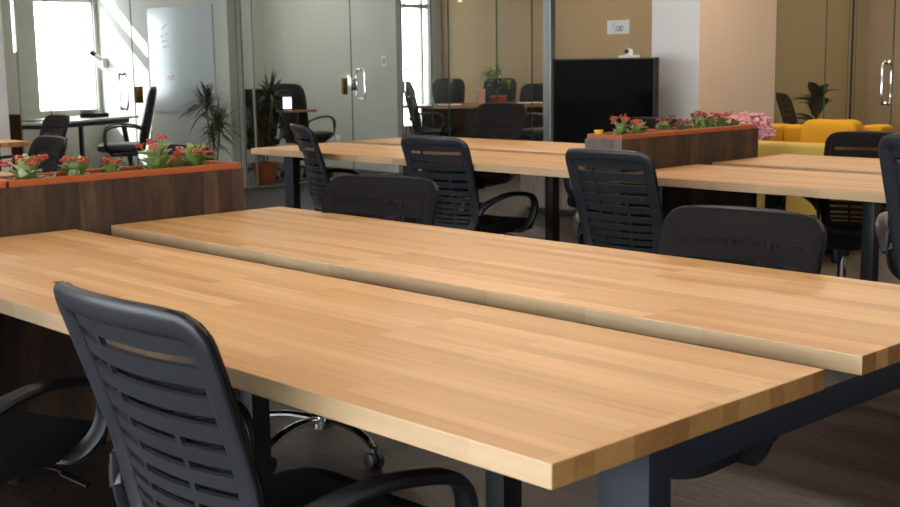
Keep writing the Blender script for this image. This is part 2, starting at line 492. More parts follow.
# front of the meeting room (plane y = YG)
d3 = pane((XG + 0.02, YG), (-9.275, YG), 'door_3')
obj('door_handle', handle_bm((-9.64, YG, 1.05), (1, 0, 0), (0, 1, 0)), M['chrome'], d3)
pane((-9.27, YG), (-8.995, YG)); pane((-8.985, YG), (-8.245, YG)); pane((-8.238, YG), (-7.735, YG)); pane((-7.728, YG), (-7.545, YG))
bm = new(); box(bm, (-7.54, YG - 0.04, 0), (-7.44, YG + 0.04, H), 0.004); struct('trim_5', bm, M['alu'])
sign_glass = pane((-7.43, YG), (-5.33, YG))
# front of the lounge room
pane((-4.846, YG), (-4.375, YG)); pane((-4.37, YG), (-4.165, YG))
bm = new(); box(bm, (-4.138, YG - 0.012, 0), (-4.126, YG + 0.012, H), 0.004); struct('trim_6', bm, M['steel'])
d4 = pane((-4.10, YG), (-3.775, YG), 'door_4')
obj('door_handle', handle_bm((-3.82, YG, 1.055), (1, 0, 0), (0, 1, 0)), M['chrome'], d4)
pane((-3.768, YG), (0.5, YG))
bm = new(); box(bm, (-5.5, YG - 0.03, 0), (3, YG + 0.03, 0.012)); struct('trim_7', bm, M['alu'])
bm = new(); box(bm, (0.5, YG - 0.06, 0), (6, YG + 0.06, H)); struct('wall_lounge_end', bm, M['peach'])

# ------------------------------------------------------------------ bench desks
L, W, G, T, TOP = 2.746, 0.70, 0.1285, 0.0369, 0.75
def desk(x0, y0, label, ends=(True, True)):
    t = thing('bench_desk', label, 'desk', (x0, y0, 0), 0, 'bench desks')
    for k in (0, 1):
        ya = k * (W + G)
        bm = new(); box(bm, (0, ya, TOP - T), (L, ya + W, TOP), 0.0025, 2)
        bm.normal_update()
        for f in bm.faces:
            if abs(f.normal.x) > 0.7: f.material_index = 1
            elif abs(f.normal.y) > 0.7: f.material_index = 2
        obj('tabletop', bm, [M['oak'], M['oak_end'], M['oak_edge']], t, smooth=False)
    zb = TOP - T
    for xc in (L - 0.055, 0.095):
        for ya in (0.22, 2 * W + G - 0.22 - 0.055):
            bm = new(); box(bm, (xc - 0.048, ya, 0.0), (xc + 0.048, ya + 0.055, zb), 0.003)
            obj('leg', bm, M['steel'], t)
        bm = new(); box(bm, (xc - 0.048, 0.275, zb - 0.056), (xc + 0.048, 2 * W + G - 0.275, zb), 0.003)
        obj('crossbeam', bm, M['steel'], t)
    for xc in (L - 0.835, L - 1.83):
        bm = new(); box(bm, (xc - 0.03, 0.735, 0), (xc + 0.03, 0.795, zb - 0.04), 0.003)
        obj('leg', bm, M['plastic_dark'], t)
    bm = new(); box(bm, (0.145, 0.72, zb - 0.045), (L - 0.105, 0.81, zb), 0.003)
    obj('rail', bm, M['steel'], t)
    return t
desk(-L, 0.0, 'twin-top oak bench desk nearest the camera, its bare corner closest')
desk(-5.72, 0.0, 'oak bench desk mostly hidden behind the large rust-trimmed planter')
desk(-5.583, 3.335, 'oak bench desk in front of the television with two chairs before it')
desk(-2.60, 3.30, 'oak bench desk before the yellow sofa')
desk(-7.65 - L, 1.27, 'oak bench desk end seen at the edge beside the glass whiteboard room')

# ------------------------------------------------------------------ planters with trays and flowers
def planter(x0, x1, y0, y1, top, label):
    t = thing('planter_box', label, 'planter', (x0, y0, 0), 0, 'plank planters between desks')
    w, l = x1 - x0, y1 - y0
    bm = new()
    box(bm, (0, 0, 0), (w, 0.02, top)); box(bm, (0, l - 0.02, 0), (w, l, top))
    box(bm, (0, 0.02, 0), (0.02, l - 0.02, top)); box(bm, (w - 0.02, 0.02, 0), (w, l - 0.02, top))
    bm.normal_update()
    for f in bm.faces:
        if abs(f.normal.y) > 0.7: f.material_index = 1
    obj('plank_panel', bm, [M['barn'], M['barn_end']], t, smooth=False)
    bm = new(); box(bm, (0.02, 0.02, top - 0.16), (w - 0.02, l - 0.02, top - 0.14)); obj('shelf', bm, M['barn_end'], t, smooth=False)
    return t
def tray(x0, x1, y0, y1, z, label, grp):
    t = thing('planter_tray', label, 'tray', ((x0 + x1) / 2, (y0 + y1) / 2, z - 0.13), 0, grp)
    w, l = (x1 - x0) / 2, (y1 - y0) / 2
    bm = new(); zz = 0.13
    for lo, hi in (((-w, -l), (-w + 0.022, l)), ((w - 0.022, -l), (w, l)), ((-w + .022, -l), (w - .022, -l + 0.022)), ((-w + .022, l - 0.022), (w - .022, l))):
        box(bm, (lo[0], lo[1], zz - 0.006), (hi[0], hi[1], zz + 0.018), 0.004)
    i = 0.028
    for lo, hi in (((-w + i, -l + i), (-w + i + .006, l - i)), ((w - i - .006, -l + i), (w - i, l - i)), ((-w + i, -l + i), (w - i, -l + i + .006)), ((-w + i, l - i - .006), (w - i, l - i))):
        box(bm, (lo[0], lo[1], 0), (hi[0], hi[1], zz))
    box(bm, (-w + i, -l + i, -.004), (w - i, l - i, 0.004))
    obj('tray_shell', bm, M['orange'], t, smooth=False)
    bm = new(); box(bm, (-w + i + .006, -l + i + .006, 0.004), (w - i - .006, l - i - .006, 0.105)); obj('soil', bm, M['soil'], t, smooth=False)
    return t
PT = 0.904
planter(-2.968, -2.752, 0.16, 1.376, PT, 'brown plank planter at the end of the nearest oak desk')
tray(-2.962, -2.758, 0.492, 1.369, PT + 0.004, 'orange tray of red flowering succulents in the large near planter', 'orange planter trays')
tray(-2.962, -2.758, 0.17, 0.482, PT + 0.004, 'short orange tray cut off by the photo edge, near planter', 'orange planter trays')
planter(-2.832, -2.606, 3.40, 4.56, PT, 'brown plank planter between the far desks, pink flowers beyond its end')
tray(-2.826, -2.612, 3.408, 3.835, PT + 0.004, 'short brownish-orange tray in the far planter nearest the television', 'orange planter trays')
tray(-2.826, -2.612, 3.845, 4.553, PT + 0.004, 'longer orange tray in the far planter beside the pink flowers', 'orange planter trays')

def kalanchoe(x, y, z, h, spread, nflow, label, grp, fm, pale=0.3, stems=True, big=1.0):
    t = thing('flowering_succulent', label, 'potted flower', (x, y, z), random.uniform(0, 6), grp)
    bm = new()
    n = int(52 * spread / 0.06)
    for i in range(n):
        a = random.uniform(0, 2 * PI); el = random.uniform(0.3, 1.4)
        hh = random.uniform(0, h * 0.55)
        d = Vector((math.cos(a) * math.cos(el), math.sin(a) * math.cos(el), math.sin(el)))
        leaf(bm, (math.cos(a) * 0.008, math.sin(a) * 0.008, hh), d, (0, 0, 1), random.uniform(0.6, 1.0) * spread * 1.2, random.uniform(0.014, 0.022) * big, bend=random.uniform(0, .3), seg=4, cup=0.3, mat=1 if random.random() < pale else 0, blunt=True)
    bmesh.ops.solidify(bm, geom=list(bm.faces), thickness=0.003)
    obj('foliage', bm, [M['leafg'], M['leafp']], t)
    for k in range(nflow):
        a = 2 * PI * k / nflow + random.uniform(-.4, .4)
        rr = spread * random.uniform(0.3, 0.85) if nflow > 1 else 0
        tip = Vector((math.cos(a) * rr, math.sin(a) * rr, h * random.uniform(0.78, 1.0)))
        bm = new()
        sweep(bm, catmull([(0, 0, h * 0.2), tip * 0.6 + Vector((0, 0, h * .12)), tip], 4), 0.0022, 0.0022, up=(1, 0, 0), n=5)
        st = obj('flower_stem', bm, M['leafg'], t)
        bm = new()
        for q in range(12):
            aa = random.uniform(0, 2 * PI); r2 = 0.017 * big * math.sqrt(random.random())
            blob(bm, tip + Vector((math.cos(aa) * r2, math.sin(aa) * r2, random.uniform(-0.006, 0.010))), random.uniform(0.0045, 0.0075) * big, 1, mat=0 if random.random() < 0.7 else 1, jit=0.2, sc=(1, 1, 0.7))
        obj('flower_cluster', bm, fm, st)
    return t
RO = [M['flower_r'], M['flower_o']]; OR = [M['flower_o'], M['flower_r']]; CR = [M['flower_c'], M['flower_r']]
g1 = 'succulents in the near planter'; zs = PT - 0.026
kalanchoe(-2.84, 0.585, zs, 0.115, 0.072, 6, 'leafy succulent with red heads beside the cut-off end of the near planter', g1, RO, 0.45, big=1.1)
kalanchoe(-2.85, 0.765, zs, 0.112, 0.06, 6, 'bushy red-headed succulent, second one along from the near planter tray start', g1, RO, 0.25, big=1.1)
kalanchoe(-2.85, 0.895, zs, 0.085, 0.05, 4, 'small orange-headed succulent in the middle of the near planter', g1, OR, 0.4)
kalanchoe(-2.85, 1.075, zs, 0.155, 0.07, 5, 'tall straggly succulent with the highest red bloom in the near planter', g1, RO, 0.4)
kalanchoe(-2.86, 1.155, zs, 0.075, 0.045, 2, 'low pale-green succulent with sparse blooms between the two tallest, near planter', g1, OR, 0.5)
kalanchoe(-2.86, 1.235, zs, 0.11, 0.072, 6, 'full orange-red succulent at the inner corner of the near planter', g1, RO, 0.25, big=1.15)
kalanchoe(-2.86, 0.68, zs, 0.04, 0.035, 0, 'tiny flowerless green succulent in the near planter', g1, RO, 0.2)
g2 = 'succulents in the far planter'
for (y, h, s, n, fm, lab) in (
        (3.535, 0.126, 0.055, 5, RO, 'orange-red flowering succulent at the television end of the far planter'),
        (3.665, 0.102, 0.05, 4, OR, 'smaller orange succulent, second from the television end, far planter'),
        (3.88, 0.114, 0.05, 4, CR, 'crimson-tipped succulent at the start of the longer far tray'),
        (4.03, 0.096, 0.048, 4, CR, 'low crimson succulent, second in the longer far tray'),
        (4.165, 0.132, 0.05, 5, CR, 'tallest crimson-topped succulent in the far planter'),
        (4.27, 0.108, 0.048, 4, CR, 'dark red succulent just past the tallest one, far planter'),
        (4.38, 0.114, 0.055, 5, RO, 'reddish succulent beside the pink flowers, far planter'),
        (4.50, 0.072, 0.045, 1, CR, 'short leafy succulent at the lounge end of the far planter')):
    kalanchoe(-2.72, y, zs, h, s, n, lab, g2, fm, 0.15)

# ------------------------------------------------------------------ mesh task chair (faces +Y, base centre at origin)
def hw(z):
    pts = [(0.40, 0.180), (0.52, 0.202), (0.62, 0.209), (0.74, 0.214), (0.84, 0.217), (0.92, 0.217)]
    for (a, p), (b, q) in zip(pts[:-1], pts[1:]):
        if z <= b:
            t = max(0, (z - a) / (b - a)); return p + (q - p) * t
    return pts[-1][1]
def yb(z):
    pts = [(0.40, -0.265), (0.50, -0.272), (0.56, -0.282), (0.63, -0.296), (0.72, -0.324), (0.82, -0.357), (0.92, -0.392)]
    for (a, p), (b, q) in zip(pts[:-1], pts[1:]):
        if z <= b:
            t = max(0, (z - a) / (b - a)); return p + (q - p) * t
    return pts[-1][1]
def S(x, z, off=0.0):
    u = max(-1, min(1, x / hw(z)))
    return Vector((x, yb(z) - 0.038 * (1 - u * u) + off, z))
Z0, Z1 = 0.405, 0.900

def mesh_chair_parts(t):
    # back frame: rounded outline
    pts = []
    rc = 0.036
    zs_ = [Z0 + 0.05 + (Z1 - rc - Z0 - 0.05) * i / 12 for i in range(13)]
    right = [(hw(z), z) for z in zs_]
    ht = hw(Z1)
    arc = [(ht - rc + rc * math.cos(a), Z1 - rc + rc * math.sin(a)) for a in [PI / 2 * k / 6 for k in range(1, 7)]]
    top = [(ht - rc) * (1 - k / 5) for k in range(1, 5)]
    top = [(x, Z1 + 0.006 * (1 - (x / ht) ** 2)) for x in top]
    hb = hw(Z0); rb = 0.05
    barc = [(hb - rb + rb * math.sin(a), Z0 + rb - rb * math.cos(a)) for a in [PI / 2 * k / 5 for k in range(0, 5)]]
    half = [(0, Z0)] + barc + right + arc + top
    full = half + [(0, Z1 + 0.006)] + [(-x, z) for x, z in reversed(half[1:])]
    bm = new()
    sweep(bm, [S(x, z) for x, z in full], 0.025, 0.012, up=(0, 1, 0.3), closed=True, n=12, sq=0.6)
    obj('back_frame', bm, M['plastic'], t)
    # ribbed shell
    us = [-0.93, -0.86, -0.66, -0.44, -0.40, -0.34, -0.30, -0.10, 0.10, 0.30, 0.34, 0.40, 0.44, 0.66, 0.86, 0.93]
    rows = [(Z0 + 0.012, 0.450, False)]
    z = 0.450; pitch = [0.022, 0.023, 0.030, 0.032, 0.036, 0.040, 0.044, 0.047, 0.050, 0.053]
    for k, p in enumerate(pitch):
        sl = 0.36 * p
        rows.append((z, z + sl, True)); rows.append((z + sl, z + p, False)); z += p
    rows.append((z, z + 0.018, True)); rows.append((z + 0.018, Z1 - 0.006, False))
    bm = new()
    for za, zb_, slot in rows:
        for ua, ub in zip(us[:-1], us[1:]):
            um = (ua + ub) / 2
            solid = (not slot) or abs(um) > 0.85 or (-0.41 < um < -0.33) or (0.33 < um < 0.41 and za < 0.70)
            if not solid: continue
            q = [bm.verts.new(S(hw(zz) * u, zz, 0.004)) for u, zz in ((ua, za), (ub, za), (ub, zb_), (ua, zb_))]
            bm.faces.new(q)
    bmesh.ops.remove_doubles(bm, verts=bm.verts, dist=1e-4)
    bmesh.ops.recalc_face_normals(bm, faces=bm.faces)
    bmesh.ops.solidify(bm, geom=list(bm.faces), thickness=0.009)
    obj('back_ribs', bm, M['plastic'], t)
    # mesh cover
    bm = new(); V = []
    cols = [-1.125, -1.095, -1.0, -0.9, -0.7, -0.45, -0.2, 0, 0.2, 0.45, 0.7, 0.9, 1.0, 1.095, 1.125]; n = len(cols) - 1
    rowz = [(Z0 - 0.004, 0.94, 0.020)] + [(Z0 + 0.02 + (Z1 - 0.03 - Z0 - 0.02) * i / 12, 1.0, 0.0235) for i in range(13)] + [(Z1 - 0.014, 0.985, 0.0235), (Z1 + 0.004, 0.93, 0.020), (Z1 + 0.019, 0.85, 0.012), (Z1 + 0.0255, 0.76, 0.0)]
    m_ = len(rowz) - 1
    for zz, k, off in rowz:
        row = []
        for c in cols:
            o_ = off - (0.009 if abs(c) > 1.05 else 0) - (0.015 if abs(c) > 1.1 else 0)
            p = S(hw(min(zz, Z1)) * c * k, min(zz, Z1), o_); p.z = zz
            p.x = hw(min(zz, Z1)) * c * k
            row.append(bm.verts.new(p))
        V.append(row)
    for i in range(m_):
        for j in range(n):
            bm.faces.new((V[i][j], V[i][j + 1], V[i + 1][j + 1], V[i + 1][j]))
    obj('back_mesh', bm, M['mesh'], t)
    # seat
    bm = new()
    def wf(p):
        k = max(0, (p.y - 0.10) / 0.14)
        return Vector((p.x * (1 - 0.06 * max(0, -p.y / 0.24)), p.y, p.z - 0.022 * k * k + 0.012 * (abs(p.x) / 0.25) ** 2))
    cushion(bm, (0, -0.015, 0.412), 0.255, 0.222, 0.040, 0.45, 0.35, 32, 10, wf)
    obj('seat', bm, M['fabric'], t)
    # arms
    for s in (-1, 1):
        ar = [(0.215, 0.0, 0.397), (0.27, 0.03, 0.408), (0.318, 0.055, 0.465), (0.335, 0.062, 0.535), (0.338, 0.032, 0.588), (0.336, -0.05, 0.61), (0.326, -0.14, 0.614), (0.3, -0.22, 0.592), (0.258, -0.272, 0.552), (0.236, -0.288, 0.515)]
        bm = new()
        sweep(bm, catmull([(s * x, y, z) for x, y, z in ar], 5), 0.013, 0.023, up=(1, 0, 0), n=10, sq=0.75)
        a = obj('armrest', bm, M['plastic_dark'], t)
        bm = new()
        sweep(bm, catmull([(s * .238, -0.284, 0.58), (s * .238, -0.284, 0.52), (s * .232, -0.266, 0.46), (s * .215, -0.20, 0.415), (s * 0.19, -0.06, 0.395)], 5), 0.017, 0.008, up=(s, 0, 0), n=8, sq=0.7)
        obj('arm_bracket', bm, M['plastic'], a)
    # mechanism + lever
    bm = new(); box(bm, (-0.09, -0.13, 0.352), (0.09, 0.12, 0.396), 0.012); box(bm, (-0.20, 0.06, 0.386), (0.20, 0.11, 0.398), 0.003); box(bm, (-0.20, -0.11, 0.386), (0.20, -0.05, 0.398), 0.003)
    lathe(bm, [(0, 0.285), (0.022, 0.285), (0.026, 0.30), (0.024, 0.355), (0, 0.355)], c=(0, 0.095, 0), n=14)
    mech = obj('tilt_mechanism', bm, M['plastic_dark'], t)
    bm = new(); sweep(bm, [(0.08, 0.03, 0.37), (0.20, 0.03, 0.365), (0.245, 0.035, 0.35)], 0.005, 0.005, n=8); sweep(bm, [(0.22, 0.03, 0.358), (0.29, 0.04, 0.335)], 0.013, 0.006, n=8)
    obj('lever', bm, M['plastic_dark'], mech)
    bm = new(); lathe(bm, [(0.0, 0.355), (0.034, 0.355), (0.036, 0.315), (0.031, 0.31), (0.0, 0.31)], n=16)
    obj('lift_cover', bm, M['plastic_dark'], t)

def chair_base_parts(t, z_top, chrome=True):
    bm = new(); lathe(bm, [(0, 0.075), (0.026, 0.075), (0.026, 0.285), (0.016, 0.29), (0.016, z_top), (0, z_top)], n=16)
    obj('gas_lift', bm, M['chrome'], t)
    bm = new()
    lathe(bm, [(0, 0.072), (0.040, 0.075), (0.042, 0.118), (0.03, 0.128), (0, 0.128)], n=18)
    for k in range(5):
        a = 2 * PI * k / 5 + 0.3; c, s_ = math.cos(a), math.sin(a)
        P = [(0.03, 0.104), (0.12, 0.112), (0.20, 0.104), (0.262, 0.085), (0.292, 0.066)]
        sweep(bm, catmull([(r * c, r * s_, z) for r, z in P], 4), 0.017, 0.012, n=10, taper=lambda q: 1.1 - 0.3 * q)
    star = obj('star_base', bm, M['chrome'] if chrome else M['plastic_dark'], t)
    for k in range(5):
        a = 2 * PI * k / 5 + 0.3; c, s_ = math.cos(a), math.sin(a)
        bm = new(); x, y = 0.29 * c, 0.29 * s_
        ax = Vector((-s_, c, 0))
        for q in (-1, 1):
            p = Vector((x, y, 0.027)) + ax * (0.014 * q)
            sweep(bm, [p - ax * 0.011, p - ax * .009, p + ax * 0.009, p + ax * .011], 0.027, 0.027, n=16, taper=lambda v: 0.85 if v in (0, 1) else 1)
        box(bm, (x - 0.010, y - 0.010, 0.03), (x + 0.010, y + 0.010, 0.066), 0.003)
        obj('castor', bm, M['plastic_dark'], t)

BASE = ('gas_lift', 'star_base', 'castor')
def mesh_chair(label, chrome=True):
    t = thing('office_chair', label, 'chair', (0, 0, 0), 0, 'black mesh office chairs')
    mesh_chair_parts(t)
    chair_base_parts(t, 0.36, chrome)
    return t
def lift(t, dz):
    for c in t.children:
        if c.name.split('.')[0] not in BASE:
            c.location.z += dz
        elif c.name.startswith('gas_lift') and dz > 0:
            pass
    return t
def place(proto, x, y, deg, label, dz=0.0, group=None):
    a = math.radians(deg)
    if proto.name.startswith('office'):
        x, y = x - 0.05 * math.sin(a), y + 0.05 * math.cos(a)
    t = dup(proto, (x, y, 0), a, label, group)
    return lift(t, dz)

proto = mesh_chair('black ribbed-back office chair nearest the camera, seen from behind')
place(proto, -1.78, -0.085, 20, 'black office chair cut off by the photo edge next to the nearest chair', -0.02)
place(proto, -2.17, 1.30, 180 + 15, 'black mesh chair facing us across the nearest desk, by the large planter', -0.045)
place(proto, -0.74, 1.265, 180 + 3, 'black mesh chair across the nearest desk, closer to its free corner', -0.045)
place(proto, -4.75, 3.53, -24, 'black slatted-back chair seen nearly edge-on at the far end of the television desk', 0.0)
place(proto, -3.79, 3.59, 4, 'black office chair with curved arm tucked under the desk before the television', -0.035)
place(proto, -2.34, 3.30, 0, 'black ribbed-back chair standing before the far planter', -0.03)
place(proto, -0.71, 3.02, 0, 'tall black chair cut off by the photo edge at the yellow-sofa desk', 0.10)
place(proto, -5.00, 4.72, 180, 'tall black mesh chair behind the television desk, before the glass meeting room', 0.06)
place(proto, -3.92, 5.0, 180, 'black chair with looped arm almost hidden behind the far planter', -0.03)
place(proto, -2.14, 4.68, 180 + 10, 'black mesh chair in front of the yellow sofa', -0.055)
place(proto, -5.21, 1.45, 180 - 6, 'black chair behind the first red succulents of the near planter', -0.01)
place(proto, -3.80, 1.43, 180 - 4, 'black chair whose top edge peeks over the near planter centre', 0.0)
place(proto, -7.76, 2.73, 180 - 5, 'black chair beside the far oak desk end, before the white table', 0.0)
place(proto, -4.95, 9.22, -45, 'black slatted chair behind glass beside the broad-leaved plant', 0.02)

proto.location = (-0.742, 0.172, 0); lift(proto, -0.008); proto.rotation_euler = (0, 0, 0)

# ------------------------------------------------------------------ padded meeting chairs
def padded_chair(label):
    t = thing('meeting_chair', label, 'chair', (0, 0, 0), 0, 'padded black meeting chairs')
    bm = new()
    def bend(p):
        return Vector((p.x * (1 + 0.10 * p.z / 0.3), p.y - 0.22 * (p.z + 0.3) + 0.035 * (p.x / 0.23) ** 2, p.z))
    cushion(bm, (0, -0.20, 0.74), 0.225, 0.038, 0.30, 0.4, 0.4, 28, 12, bend)
    obj('backrest', bm, M['leather'], t)
    bm = new(); cushion(bm, (0, 0.02, 0.44), 0.245, 0.24, 0.045, 0.45, 0.35, 28, 10); obj('seat', bm, M['leather'], t)
    for s in (-1, 1):
        bm = new()
        sweep(bm, catmull([(s * .20, 0.12, 0.385), (s * .27, 0.17, 0.45), (s * .285, 0.17, 0.60), (s * .28, 0.08, 0.655), (s * .275, -0.10, 0.65), (s * .23, -0.24, 0.60)], 5), 0.02, 0.012, up=(0, 0, 1), n=8)
        obj('armrest', bm, M['plastic_dark'], t)
    bm = new(); box(bm, (-0.20, -0.13, 0.355), (0.20, 0.13, 0.40), 0.01)
    sweep(bm, catmull([(0, -0.10, 0.375), (0, -0.25, 0.39), (0, -0.275, 0.50), (0, -0.285, 0.60)], 4), 0.04, 0.008, up=(0, 1, 0), n=8)
    obj('tilt_mechanism', bm, M['plastic_dark'], t)
    chair_base_parts(t, 0.36, False)
    return t
pp = padded_chair('black padded chair in profile in the sunlit whiteboard room')
pp.location = (-10.25, 4.97, 0); pp.rotation_euler = (0, 0, math.radians(152)); lift(pp, 0.04)
place(pp, -10.36, 7.34, 12, 'black padded chair with pale sheen beside the lit tablet in the side room', -0.01)
place(pp, -10.63, 6.86, 60, 'dark padded chair behind the potted dracaena in the side room', -0.06)
place(pp, -10.08, 9.06, -50, 'padded chair with arms just inside the meeting room door', -0.02)
place(pp, -11.55, 10.75, 230, 'padded chair at the meeting table, closest to the bright window', -0.03)
place(pp, -10.85, 10.98, 215, 'padded chair directly behind the rose cup on the meeting table', -0.03)
place(pp, -10.12, 10.75, 190, 'padded chair just beyond the bonsai on the meeting table', -0.10)
place(pp, -8.45, 9.35, 100, 'padded chair at the aluminium-post end of the meeting table', -0.01)

# ------------------------------------------------------------------ whiteboard room
t = thing('whiteboard', 'white wall board with faint marker writing in the sunlit room', 'whiteboard', (-10.66, 5.95, 0.78))
bm = new(); box(bm, (-0.66, -0.022, 0), (0.64, -0.001, 1.13), 0.004); obj('board_panel', bm, M['board'], t)
def strokes(name, lines, m_):
    bm = new()
    for ln in lines:
        sweep(bm, [(x, -0.0235, z) for x, z in ln], 0.004, 0.0015, up=(0, 1, 0), n=4)
    obj(name, bm, m_, t, smooth=False)
strokes('marker_writing', [[(-.37, .90), (-.31, .92), (-.26, .95)], [(-.40, .82), (-.35, .83), (-.33, .81)], [(-.29, .84), (-.24, .85)], [(-.38, .76), (-.32, .775), (-.25, .77)], [(-.36, .70), (-.27, .715)], [(-.24, .72), (-.21, .715)]], M['ink'])
strokes('marker_writing', [[(-.30, .37), (-.24, .385), (-.18, .37)], [(-.28, .40), (-.26, .37)], [(-.20, .41), (-.18, .38), (-.16, .405), (-.14, .38)], [(-.29, .35), (-.14, .36)]], M['ink_r'])

t = thing('trestle_table', 'white-topped table with black legs before the sunlit window', 'table', (-11.07, 4.78, 0), math.radians(28))
bm = new(); box(bm, (-0.36, -0.80, 0.725), (0.36, 0.80, 0.75), 0.004); obj('tabletop', bm, M['table_white'], t)
bm = new(); box(bm, (-0.30, -0.70, 0.68), (0.30, 0.70, 0.724), 0.003); obj('apron', bm, M['plastic_dark'], t)
for sx in (-1, 1):
    for sy in (-1, 1):
        bm = new(); sweep(bm, [(sx * .27, sy * .62, 0.69), (sx * .33, sy * .70, 0.0)], 0.026, 0.026, up=(1, 0, 0), n=8, sq=0.6); obj('leg', bm, M['plastic_dark'], t)
Rt = Matrix.Rotation(math.radians(28), 3, 'Z')
def ontab(dx, dy, z=0.75):
    v = Rt @ Vector((dx, dy, 0)); return (-11.07 + v.x, 4.78 + v.y, z)
t = thing('desk_phone', 'grey desk phone on the white table', 'phone', ontab(0.05, 0.42), 0.3)
bm = new(); box(bm, (-0.09, -0.13, 0), (0.09, 0.13, 0.045), 0.01); obj('body', bm, M['plastic_dark'], t)
bm = new(); cushion(bm, (-0.02, -0.07, 0.065), 0.10, 0.03, 0.022); obj('handset', bm, M['grey_plastic'], t)
t = thing('folder', 'thin black folder lying flat on the white table', 'folder', ontab(-0.05, -0.45), 0.5)
bm = new(); box(bm, (-0.11, -0.15, 0.0), (0.11, 0.15, 0.012), 0.003); obj('cover', bm, M['plastic_dark'], t)
t = thing('wall_camera', 'small white camera with dark tip on the sunlit wall', 'camera', (-12.36, 5.95, 1.36))
bm = new(); box(bm, (-0.05, -0.07, -0.09), (0.05, -0.0, 0.03), 0.012); obj('bracket', bm, M['white'], t)
bm = new(); sweep(bm, [(0, -0.05, 0.0), (-0.03, -0.12, 0.06)], 0.03, 0.03, n=12); b_ = obj('body', bm, M['white'], t)
bm = new(); sweep(bm, [(-0.03, -0.12, 0.06), (-0.05, -0.165, 0.10)], 0.03, 0.03, n=12); obj('lens', bm, M['plastic_dark'], b_)
# small cabinet and lamp past the metal post
t = thing('low_cabinet', 'low brown cabinet behind glass at the photo edge', 'cabinet', (-10.22, 3.62, 0))
bm = new(); box(bm, (-0.28, -0.16, 0), (0.28, 0.16, 0.86), 0.006); obj('body', bm, M['walnut'], t, smooth=False)
bm = new(); box(bm, (0.281, -0.15, 0.05), (0.292, 0.15, 0.82), 0.003); obj('door', bm, M['walnut'], t, smooth=False)
t = thing('table_lamp', 'small lamp with cream cone shade on the brown cabinet', 'lamp', (-10.2, 3.62, 0.86))
bm = new(); lathe(bm, [(0, 0), (0.06, 0), (0.05, 0.015), (0.012, 0.025), (0.012, 0.08), (0, 0.08)]); obj('base', bm, M['brass'], t)
bm = new(); lathe(bm, [(0.11, 0.05), (0.05, 0.24), (0.047, 0.24), (0.107, 0.05)], n=24); obj('lamp_shade', bm, M['shade'], t)

# ------------------------------------------------------------------ dracaenas
def pot(bm, r, h, mat_=0):
    lathe(bm, [(0, 0), (r * 0.70, 0), (r * 0.92, h * 0.80), (r * 1.0, h * 0.80), (r * 1.02, h), (r * 0.9, h), (r * 0.88, h * 0.86), (0, h * 0.86)], n=24)
def dracaena(loc, h, label, seed, tufts):
    random.seed(seed)
    t = thing('potted_dracaena', label, 'potted plant', loc, 0, 'spiky dracaenas by the glass')
    bm = new(); pot(bm, 0.145, 0.22); obj('pot', bm, M['terra'], t)
    for (dx, dy, z, n, Lf) in tufts:
        n, Lf = int(n * 1.7), Lf * 1.22
        bm = new(); sweep(bm, catmull([(dx * 0.2, dy * 0.2, 0.18), (dx * 0.55, dy * 0.6, z * 0.55), (dx, dy, z)], 5), 0.010, 0.010, up=(1, 0, 0), n=7)
        st = obj('stem', bm, M['bark'], t)
        bm = new()
        for k in range(n):
            a = random.uniform(0, 2 * PI); el = random.uniform(-0.35, 1.4)
            d = (math.cos(a) * math.cos(el), math.sin(a) * math.cos(el), math.sin(el))
            leaf(bm, (dx, dy, z - random.uniform(-0.02, 0.10)), d, (0, 0, 1), Lf * random.uniform(0.7, 1.1), random.uniform(0.006, 0.009), bend=random.uniform(0.1, 0.5), seg=6, cup=0.2)
        obj('leaf_tuft', bm, M['leafdr'], st)
    return t
dracaena((-9.42, 5.50, 0), 1.1, 'spiky dracaena standing outside the whiteboard room glass', 11, ((0.0, -0.06, 0.93, 75, 0.27), (0.03, 0.05, 0.70, 80, 0.26), (-0.05, 0.03, 0.55, 30, 0.2)))
dracaena((-10.13, 6.60, 0), 1.1, 'spiky dracaena in terracotta pot inside the side room', 23, ((0.02, 0.10, 0.95, 80, 0.30), (0.0, -0.10, 0.72, 85, 0.30), (-0.05, 0.02, 0.58, 50, 0.26)))

# ------------------------------------------------------------------ side room
t = thing('side_table', 'small dark side table holding a lit tablet in the side room', 'table', (-9.97, 6.93, 0))
bm = new(); box(bm, (-0.16, -0.16, 0.76), (0.16, 0.16, 0.785), 0.004); obj('tabletop', bm, M['table_wood'], t)
bm = new(); sweep(bm, [(0, 0, 0.76), (0, 0, 0.02)], 0.025, 0.025, up=(1, 0, 0), n=12); obj('pole', bm, M['plastic_dark'], t)
bm = new(); lathe(bm, [(0, 0), (0.14, 0), (0.13, 0.02), (0, 0.025)]); obj('base', bm, M['plastic_dark'], t)
t = thing('tablet', 'brightly lit small tablet leaning on its stand in the side room', 'tablet', (-10.02, 6.85, 0.785), math.radians(46))
bm = new()
box(bm, (-0.055, -0.006, 0.0), (0.055, 0.006, 0.15), 0.003); obj('body', bm, M['plastic_dark'], t)
bm = new(); box(bm, (-0.045, -0.0085, 0.015), (0.045, -0.0065, 0.138)); obj('screen', bm, M['screen_lit'], t)
bm = new(); box(bm, (-0.03, 0.006, 0.0), (0.03, 0.09, 0.012), 0.003); obj('stand', bm, M['plastic_dark'], t)
for i, (x, lab) in enumerate(((-11.22, 'white wall outlet farthest along the low row of three'), (-11.10, 'white wall outlet in the middle of the low row of three'), (-10.97, 'white wall outlet nearest the glass door in the low row of three'))):
    bm = new(); box(bm, (x - 0.043, 8.288, 0.32), (x + 0.043, 8.299, 0.41), 0.003); tag(obj('wall_outlet', bm, M['paper']), lab, 'outlet', 'low wall outlets')
t = thing('light_switch', 'white light switch behind the glass door beside the corner', 'switch', (-10.06, 8.30, 1.30))
